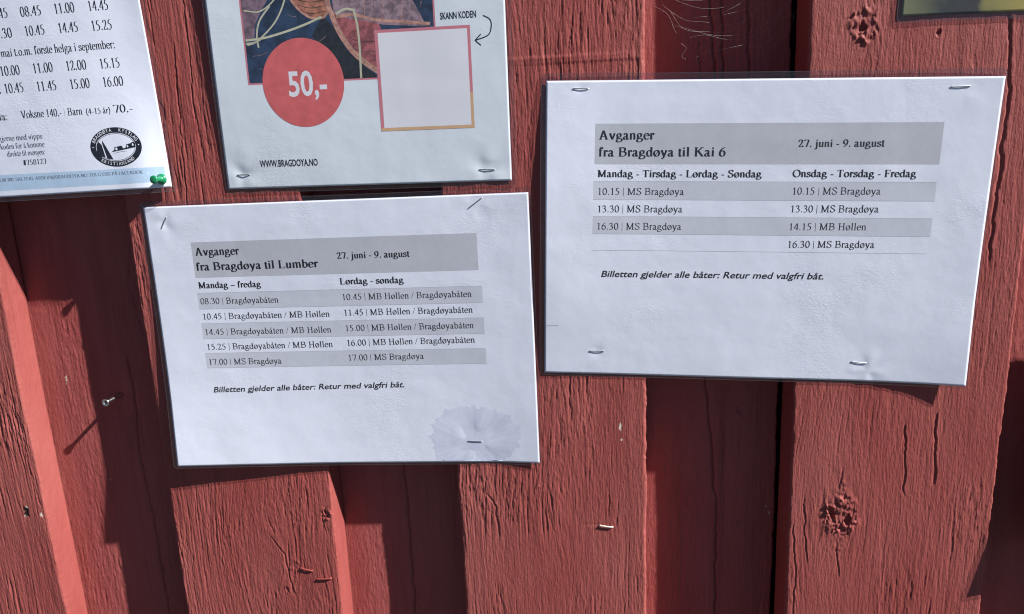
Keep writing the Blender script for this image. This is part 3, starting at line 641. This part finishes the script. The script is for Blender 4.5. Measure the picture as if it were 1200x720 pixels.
sheet_staple(rt, 33.4, 17.7, 44.2, 17.8, 'staple near the left bottom corner of the right-hand timetable')
sheet_staple(rt, 220.2, 14.5, 230.7, 13.6, 'slightly tilted staple near the right bottom corner of the right-hand timetable')
stroke(rt, rb, 'staple_mark', [(1.0, 36.3), (5, 36.7), (10.2, 36.8)], .7, LINE, .06)

# ---- sheet C: poster with coral price disc
ps = Sheet(210, 297, [[-203.23, 309.44], [7.99, 308.22], [7.25, 11.22], [-205.7, 12.45]], [0, .3, .6, 1], [0, .4, .75, 1],
           [[4, 2, 1.5, 1.5], [4.5, 2, 1.5, 1.2], [3.2, 2, 1.2, 1.2], [1.3, 1.2, 1.1, 1.2]],
           pins=[(12.9, 10.1, .7, 5), (192.7, 8.2, .7, 5)], folds=[(12.9, 10.1, .5, 10, 3, 2.6), (192.7, 8.2, .6, 13, 3, 2.2)], seed=21)
rc = sheet_root(ps, 'laminated_poster', 'laminated poster with a coral price disc and a boat picture at the top', GRP)
paper(ps, rc, PAPER_P); film(ps, rc, 2.2, 4.0, 4, 3.2)
# printed picture (continues above the frame)
PX0, PX1, PY0, PY1 = 25.6, 160.6, 74.6, 190
bandq(ps, rc, PX0-1.2, PX1+1.2, PY0-1.2, PY1+1.2, PINKF, 'picture_frame', .04)
bandq(ps, rc, PX0, PX1, PY0, PY1, NAVY, 'picture_water', .06)
def clip(pts): return [(min(max(x, PX0), PX1), min(max(y, PY0), PY1)) for x, y in pts]
for nm, pts, mat, of in [
    ('picture_quay', [(25.6, 190), (60, 190), (50, 140), (44.8, 129.9), (39.3, 122.7), (34.2, 114.2), (32.6, 105.2), (25.6, 104.2)], MAUVE, .08),
    ('picture_shade', [(82.8, 117.5), (92.7, 106.2), (97.1, 94.6), (107.1, 85.3), (119, 74.6), (95.4, 74.6), (86.0, 90.0), (74.2, 104.5)], BLACKW, .08),
    ('picture_hull', [(88.4, 120.9), (121.9, 111.7), (124.5, 104), (124.5, 74.6), (118, 79), (107.3, 86.8), (97.4, 97.4), (91.5, 108.8)], HULL, .10),
    ('picture_hull', [(55.0, 190), (87.8, 190), (87.8, 120.2), (82.7, 115.6), (74.7, 116.4), (66.1, 122.6), (60.0, 131)], PLANK, .08),
    ('picture_deck', [(88.2, 190), (160.6, 190), (160.6, 106.4), (125.8, 109.3), (112, 112.8), (98.9, 115.3), (91.0, 118.6)], DECK, .11),
    ('picture_deck', [(146.8, 124.4), (147, 140), (160.6, 140), (160.6, 106.5), (155.3, 107.5), (150.6, 116.9)], NAVY, .12)]:
    poly(ps, rc, nm, clip(pts), mat, of, 6)
for k in range(7): stroke(ps, rc, 'picture_line', [(112+k*6.5, 113.5-k*.9), (113+k*6.6, 122), (112+k*7.2, 131)], .35, MAUVE if k % 2 else TAN, .12)
for x0, y0, x1, y1 in ((60, 95, 72, 97), (30, 93, 42, 95.5), (34, 84, 50, 86), (28, 112, 31, 118), (58, 120, 64, 118), (50, 99, 66, 103), (76, 100, 84, 104)): stroke(ps, rc, 'picture_line', [(x0, y0), ((x0+x1)/2, (y0+y1)/2-.8), (x1, y1)], .45, MAUVE, .09)
stroke(ps, rc, 'picture_gunwale', [(58, 140), (61, 130), (66.5, 122.2), (74.5, 116.6), (83, 116.2), (87.5, 120)], 1.4, TAN, .12)
for y in (128.5, 124.6, 121): stroke(ps, rc, 'picture_line', [(63.5+(128.5-y)*.5, y+1.0), (75, y-1.6), (86.8, y-.5)], .35, BLACKW, .13)
for k, y in enumerate((104, 97.5, 91)): stroke(ps, rc, 'picture_line', [(93.5+k*4.5, y), (108, y-4.5), (123.5, y-5.5)], .3, BLACKW, .13)
stroke(ps, rc, 'picture_gunwale', [(86.6, 150), (87.2, 127.7), (89.6, 117.6), (94.0, 106.1), (101.1, 94.4), (110, 85.5), (119.4, 78.6)], 3.6, TAN, .14)
stroke(ps, rc, 'picture_rail', [(92.5, 116.2), (105, 117.0), (120, 113), (140, 110.5), (158, 108.5)], 2.0, TAN, .13)
for pts, w_ in [([(26.0, 103.7), (40, 104.9), (56.0, 108.4), (70, 112.4), (82.1, 116.8)], 1.5), ([(58, 140), (56.9, 129.3), (48.7, 115.0), (35.0, 103.3), (27, 100.5)], 1.1), ([(27.0, 123.6), (38.6, 122.6), (49.5, 129.7), (54, 138)], .9),
                ([(105.3, 119.9), (107.0, 110), (107.5, 95.4), (106.9, 74.8)], 1.5), ([(92.4, 118.1), (99.3, 121.0), (106.0, 119.9)], 1.6), ([(46, 126.0), (37.5, 116.1), (34.6, 106.3), (35, 98.6)], 1.2), ([(26, 101.6), (32, 102.0), (37, 104)], 1.2)]:
    stroke(ps, rc, 'picture_rope', pts, w_, ROPE, .16)
poly(ps, rc, 'price_disc', ellipse(64.8, 73.3, 29.6, 30.5), CORAL, .18, 6)
write(ps, rc, '50,-', 'N', 53.8, 64.6, 81.8, 64.6, 17.4, WHITEP, .21)
# frame of the square code panel; the code itself is left out
poly(ps, rc, 'code_frame', [(118.6, 37.6), (185.4, 37.6), (185.4, 106.2), (118.6, 106.2)], PINKF, .18, 6)
poly(ps, rc, 'code_frame', [(118.6, 37.6), (185.4, 37.6), (185.4, 62), (183.4, 62), (183.4, 39.8), (118.6, 39.8)], OCHREF, .20, 6)
poly(ps, rc, 'code_panel', [(120.9, 39.8), (183.3, 39.8), (183.3, 104.1), (120.9, 104.1)], WHITEP, .21, 6)
write(ps, rc, 'SKANN KODEN', 'N', 165.3, 110.6, 190.0, 110.8, 4.6)
stroke(ps, rc, 'arrow', [(194.7, 111.8), (199.2, 109), (200.0, 104.5), (197.6, 98.9), (188.8, 95.9)], .75, INK, .12)
stroke(ps, rc, 'arrow', [(192.6, 99.8), (188.5, 95.9)], .75, INK, .12); stroke(ps, rc, 'arrow', [(188.5, 95.9), (192.4, 92.4)], .75, INK, .12)
write(ps, rc, 'WWW.BRAGDOYA.NO', 'N', 26.3, 15.4, 69.9, 15.2, 5.0)
sheet_staple(ps, 8.2, 10.2, 17.6, 10.1, 'staple in the bottom left corner of the poster with the coral disc', rx=.5)
sheet_staple(ps, 187.2, 8.4, 198.3, 8.0, 'staple in the bottom right corner of the poster with the coral disc')

# ---- sheet D: left fare notice
lf = Sheet(210, 297, [[-472.48, 308.13], [-262.53, 312.5], [-248.42, 15.84], [-458.37, 11.46]], [0, .4, .8, .93, 1], [0, .4, .72, 1],
           [[2, 2, 2, 1.5, 1.5], [3, 4, 3, 2, 2], [4, 6, 5, 3, 2], [6, 8.5, 9, 8.5, 4]], seed=31)
rd = sheet_root(lf, 'laminated_notice', 'upper left laminated notice with an oval emblem and a pale blue bottom strip', GRP)
paper(lf, rd); film(lf, rd, 3.5, 3.2, 4, 3.4)
poly(lf, rd, 'blue_strip', [(2, 5.2), (207, 4.4), (206.8, 15.3), (2, 17.5)], BLUE, .05, 6)
for t_, x0, x1, y in [('07.45', 92, 108.8, 128.2), ('08.45', 118.4, 135.1, 127.8), ('11.00', 144.8, 160.8, 127.8), ('14.45', 170.7, 186.1, 127.7), ('13.30', 91.5, 108.8, 114.4), ('10.45', 118.8, 135, 114.5), ('14.45', 145.2, 160.8, 114.5), ('15.25', 170.5, 186.2, 114.2),
                      ('10.00', 92.8, 109.1, 88.2), ('11.00', 119.4, 135.6, 88.2), ('12.00', 145.7, 161.7, 88.1), ('15.15', 171.5, 187, 87.8), ('10.45', 93.4, 109.5, 75.7), ('11.45', 119.6, 135.9, 75.3), ('15.00', 146.1, 161.8, 75.1), ('16.00', 171.4, 187.2, 74.9)]:
    write(lf, rd, t_, 'D', x0, y, x1, y, 10.4)
write(lf, rd, '.', 'D', 88.8, 75.8, 91.2, 75.8, 10.4)
write(lf, rd, 'mai t.o.m. første helga i september:', 'D', 96.3, 101.3, 185.8, 101.2, 8.6)
write(lf, rd, 'va:', 'D', 84.1, 56.6, 91.6, 56.6, 8.0)
write(lf, rd, 'Voksne 140,- | Barn', 'D', 102.7, 57.0, 152.4, 56.4, 8.2)
write(lf, rd, '(4-15 år)', 'D', 155.0, 56.4, 174.0, 56.2, 6.4); write(lf, rd, '70,-', 'D', 176.2, 56.2, 191.4, 56.0, 8.4)
for t_, x0, x1, y in [('t gjerne med vipps', 77.7, 116.9, 41.5), ('n koden for å komme', 77.1, 117.5, 35.5), ('direkte til menyen:', 84.9, 117, 29.9), ('#758127', 96.8, 116.7, 22.9)]:
    write(lf, rd, t_, 'D', x0, y, x1, y, 5.8, INK_SOFT if t_[0] != '#' else INK)
write(lf, rd, '94 454 00 300. SALTERI. ARBEID@BRAGDOYA.NO. FØLG OSS PÅ FACEBOOK', 'D', 65.5, 11.8, 191.7, 11.2, 3.6, INK_SOFT)
ex, ey = 173.6, 31.6
poly(lf, rd, 'emblem_ring', ellipse(ex, ey, 20.0, 14.3), INK, .07, 5)
poly(lf, rd, 'emblem_field', ellipse(ex, ey, 15.6, 10.3), PAPER, .10, 5)
V, F = ribbon(ellipse(ex, ey, 15.0, 9.7)+[ellipse(ex, ey, 15.0, 9.7)[0]], lambda n: .18); put(lf, rd, 'emblem_line', V, F, INK, .12)
def ring_text(txt, a0, a1, top, cap):
    VV, FF = [], []
    for i, ch in enumerate(txt):
        if ch == ' ': continue
        a = math.radians(a0+(a1-a0)*i/(len(txt)-1)); V, F = sans_mesh(ch, .008); xs = [v[0] for v in V]; mx = (min(xs)+max(xs))/2
        rx, ry = (16.7, 11.3) if top else (18.9, 13.3)
        px, py = ex+rx*math.cos(a), ey+ry*math.sin(a)
        tx, ty = rx*math.sin(a), -ry*math.cos(a); L = math.hypot(tx, ty); tx, ty = tx/L, ty/L
        if not top: tx, ty = -tx, -ty
        s = cap/.727; o = len(VV)
        for x, y in V: VV.append((px+(x-mx)*s*tx*.85-y*s*ty, py+(x-mx)*s*ty*.85+y*s*tx))
        FF += [tuple(q+o for q in f) for f in F]
    put(lf, rd, 'emblem_text', VV, FF, WHITEP, .12)
ring_text('BRAGDØYA  KYSTLAG', 158, 22, True, 2.6); ring_text('KRISTIANSAND', 229, 312, False, 2.5)
for a in (178, 2): poly(lf, rd, 'emblem_dot', ellipse(ex+17.8*math.cos(math.radians(a)), ey+12.3*math.sin(math.radians(a))+.3, .45, .45, 10), WHITEP, .12)
LG = lambda L: [(ex+(x-370)*.0826, ey-(y-262)*.0767+(x-370)*.006) for x, y in L]
poly(lf, rd, 'emblem_sail', LG([(215, 190), (188, 225), (186, 290), (215, 330), (258, 345), (240, 225)]), INK, .13)
poly(lf, rd, 'emblem_sail', LG([(250, 180), (275, 240), (330, 375), (272, 358), (246, 215)]), INK, .13)
poly(lf, rd, 'emblem_house', LG([(318, 305), (352, 285), (355, 262), (425, 256), (440, 285), (462, 280), (470, 252), (510, 246), (540, 234), (556, 250), (556, 290), (440, 298)]), INK, .13)
for q in ([(362, 272), (378, 266), (384, 290), (366, 294)], [(474, 262), (484, 258), (490, 278), (476, 282)], [(524, 254), (536, 248), (542, 270), (528, 274)]): poly(lf, rd, 'emblem_window', LG(q), PAPER, .15)
stroke(lf, rd, 'emblem_line', LG([(340, 318), (420, 312), (470, 314)]), .25, INK, .13)

# ---- sheet E: picture sheet at top right
tr = Sheet(297, 210, [[268.5, 316.0], [565.4, 311.5], [560.6, 101.5], [263.65, 106.36]], [0, .3, .7, 1], [0, .4, .75, 1], [[1, 1, 3, 1]]*3+[[1.2, .9, 3, 1]], seed=41)
re_ = sheet_root(tr, 'laminated_picture', 'laminated sheet with blurred olive and yellow picture cut off by the top right corner', GRP)
m, t, p = new_mat('olive_picture_print')
g0 = noise(t, 60, 3, mapping(t, (1, 1, 1)), .5); gp = t.nodes.new('ShaderNodeNewGeometry'); sx = t.nodes.new('ShaderNodeSeparateXYZ'); t.links.new(gp.outputs['Position'], sx.inputs[0])
ma = t.nodes.new('ShaderNodeMath'); ma.operation = 'MULTIPLY_ADD'; ma.inputs[1].default_value = 3.4; ma.inputs[2].default_value = -.88; t.links.new(sx.outputs['X'], ma.inputs[0])
mb = t.nodes.new('ShaderNodeMath'); mb.operation = 'MULTIPLY_ADD'; mb.inputs[1].default_value = .10; t.links.new(g0.outputs['Fac'], mb.inputs[0]); t.links.new(ma.outputs[0], mb.inputs[2])
c = ramp(t, mb.outputs[0], [(.05, (.17, .19, .08)), (.12, (.10, .11, .05)), (.16, (.02, .02, .018)), (.225, (.022, .022, .018)), (.25, (.24, .22, .05)), (.32, (.38, .31, .06)), (.45, (.16, .14, .10)), (.7, (.10, .14, .05)), (1, (.3, .3, .2))]); t.links.new(c, p.inputs['Base Color']); p.inputs['Roughness'].default_value = .5
paper(tr, re_, m); film(tr, re_, 2.8, 3, 3, 4.0)
# ---- sheet F: just outside the frame on the right; it throws the corner shadow on the last board
off = Sheet(297, 210, [[381, -66], [678, -62], [675, -272], [378, -277]], [0, .25, .6, 1], [0, .5, 1], [[3, 1, 1, 1], [5, 1.5, 1, 1], [13, 3, 1, 1]], seed=51)
rf = sheet_root(off, 'laminated_notice', 'blank laminated sheet right of the last board, its corner shadow on that board', GRP)
paper(off, rf); film(off, rf, 3, 3, 3, 3)

# ------------------------------------------------------------------ small things
def bp(x, z, y=0): return np.array([x, y, z])*MM
staple(bp(65.1, -257.4, -.1), bp(75.0, -258.6, -.1), 'lone cream coloured staple on the bare middle board below the timetables', CREAM, 'staples left in the wall', .75, .45, .9)
staple(bp(-183.6, -301.2, -.3), bp(-173.5, -303.8, -.3), 'left one of two staples painted over in red near the bottom', REDS, 'staples left in the wall', .75, .45, .8)
staple(bp(-170.2, -311.3, -.3), bp(-157.9, -309.9, -.3), 'right one of two staples painted over in red, closest to the board edge', REDS, 'staples left in the wall', .8, .5, 1.0)

def lathe(prof, c, axis, n=28):
    ax = Vector(axis).normalized(); a = ax.orthogonal().normalized(); b = ax.cross(a); V = []; F = []
    for (r, h) in prof:
        for k in range(n):
            t_ = 2*math.pi*k/n; V.append(Vector(c)+ax*h*MM+(a*math.cos(t_)+b*math.sin(t_))*r*MM)
    for i in range(len(prof)-1):
        for k in range(n): F.append((i*n+k, i*n+(k+1) % n, (i+1)*n+(k+1) % n, (i+1)*n+k))
    F.append(tuple(range(n-1, -1, -1))); F.append(tuple(range((len(prof)-1)*n, len(prof)*n)))
    return [tuple(v) for v in V], F
# screw standing out of the recessed board
sc0 = (-.33866, .0252, -.15794)
screw = thing('screw', 'pale steel screw sticking out of the shaded recessed board at the left', 'screw', sc0)
ax = Vector((-.0, -1, -.0)); P = [(.9, -3)]
hh = 0
while hh < 16.2: P += [(1.35, hh), (1.75, hh+.45), (1.35, hh+.9)]; hh += 1.15
P += [(1.4, 17)]
V, F = lathe(P, sc0, ax, 14); mesh_obj('shank', V, F, STEEL, screw)
V, F = lathe([(1.4, 17), (1.6, 17.4), (3.0, 19.2), (3.15, 19.5), (3.1, 19.9), (2.8, 20.1), (1.55, 20.1), (1.5, 18.9)], sc0, ax, 28); mesh_obj('head', V, F, STEEL, screw)
star = []; c0 = Vector(sc0)+ax*18.95*MM
for k in range(24):
    a_ = 2*math.pi*k/24; r_ = (1.35+.18*math.cos(6*a_))*MM; star.append((c0.x+r_*math.cos(a_), c0.y, c0.z+r_*math.sin(a_)))
mesh_obj('socket', star, [tuple(range(24))], SOCK, screw, smooth=False)
# push pin
pb = lf.pt(204.5, 6.2, .4)[0]
pin = thing('push_pin', 'green plastic push pin in the right bottom corner of the upper left notice', 'push pin', tuple(pb))
pax = Vector((-.10, -1, .02))
V, F = lathe([(3.6, 0), (4.1, .5), (4.0, 1.4), (2.7, 2.1), (1.9, 3.4), (1.8, 6.0), (2.1, 7.6), (2.9, 8.4), (3.1, 9.1), (3.0, 9.9), (2.5, 10.25), (.8, 10.3)], pb, pax); mesh_obj('grip', V, F, GREEN, pin)
V, F = lathe([(.35, -9), (.55, -8), (.55, .2)], pb, pax, 10); mesh_obj('needle', V, F, STEEL, pin)

# cobweb across the recess at the top
web_lines = [[(108.4, 124.8), (117.8, 119.2), (122.0, 109.9), (124.1, 106.3)], [(113.6, 126.5), (119.9, 121.1), (129.3, 114.5), (138.6, 112.5), (144.9, 111.6)],
 [(118.8, 121.2), (128.3, 108.6), (144.9, 106.6), (160.4, 106.2), (171.5, 114.0), (181.4, 121.3)], [(132.5, 102.8), (142.9, 103.7), (157.4, 100.4), (173.8, 101.9), (187.9, 107.1), (189.8, 111.9), (198.6, 120.3)],
 [(136.3, 89.4), (145.1, 93.5), (157.6, 94.8), (164.8, 95.2), (169.9, 95.1), (180.2, 94.4), (188.2, 100.1), (190.7, 100.5)], [(174.3, 86.3), (186.4, 93.2), (196.3, 100.7), (201.0, 109.3), (201.8, 114.2)],
 [(127.3, 99.5), (130.5, 96.3), (127.4, 91.4), (130.5, 89.0)], [(148.9, 115.4), (165.2, 122.3)], [(155.1, 116.0), (165.3, 118.3), (181.4, 123.3)], [(183.8, 110.3), (186.1, 100.2)], [(188.9, 110.0), (201.8, 114.7)],
 [(152.4, 93.1), (165.8, 94.9)], [(153.1, 110.1), (169.5, 111.2)], [(134.5, 116.2), (147.9, 116.9)], [(122, 110), (150, 103), (178, 106), (203, 128)], [(118, 130), (140, 121), (165, 124), (190, 138)], [(110, 136), (128, 128), (150, 127), (175, 133)]]
random.seed(5); VV, FF = [], []
for L in web_lines:
    y0 = random.uniform(8, 20); pts = [(p_[0], y0+4*math.sin(p_[0]*.09+y0), p_[1]) for p_ in catmull(L, 4)]
    V, F = tube(pts, .037, .037, n=3); o = len(VV); VV += V; FF += [tuple(q+o for q in f) for f in F]
    for p_ in pts[::5]:
        if random.random() < .45:
            q = .22*random.uniform(.5, 1.2); o = len(VV); P_ = np.array(p_)
            VV += [P_+np.array(d)*q for d in ((1, 0, 0), (-1, 0, 0), (0, 1, 0), (0, -1, 0), (0, 0, 1), (0, 0, -1))]
            FF += [tuple(o+k for k in f) for f in ((0, 2, 4), (2, 1, 4), (1, 3, 4), (3, 0, 4), (2, 0, 5), (1, 2, 5), (3, 1, 5), (0, 3, 5))]
w = mesh_obj('cobweb', np.array(VV)*MM, FF, WEB, origin=(.16, .014, .11)); tag(w, 'thin dusty spider web strands across the dark recess above the right-hand timetable', 'cobweb')
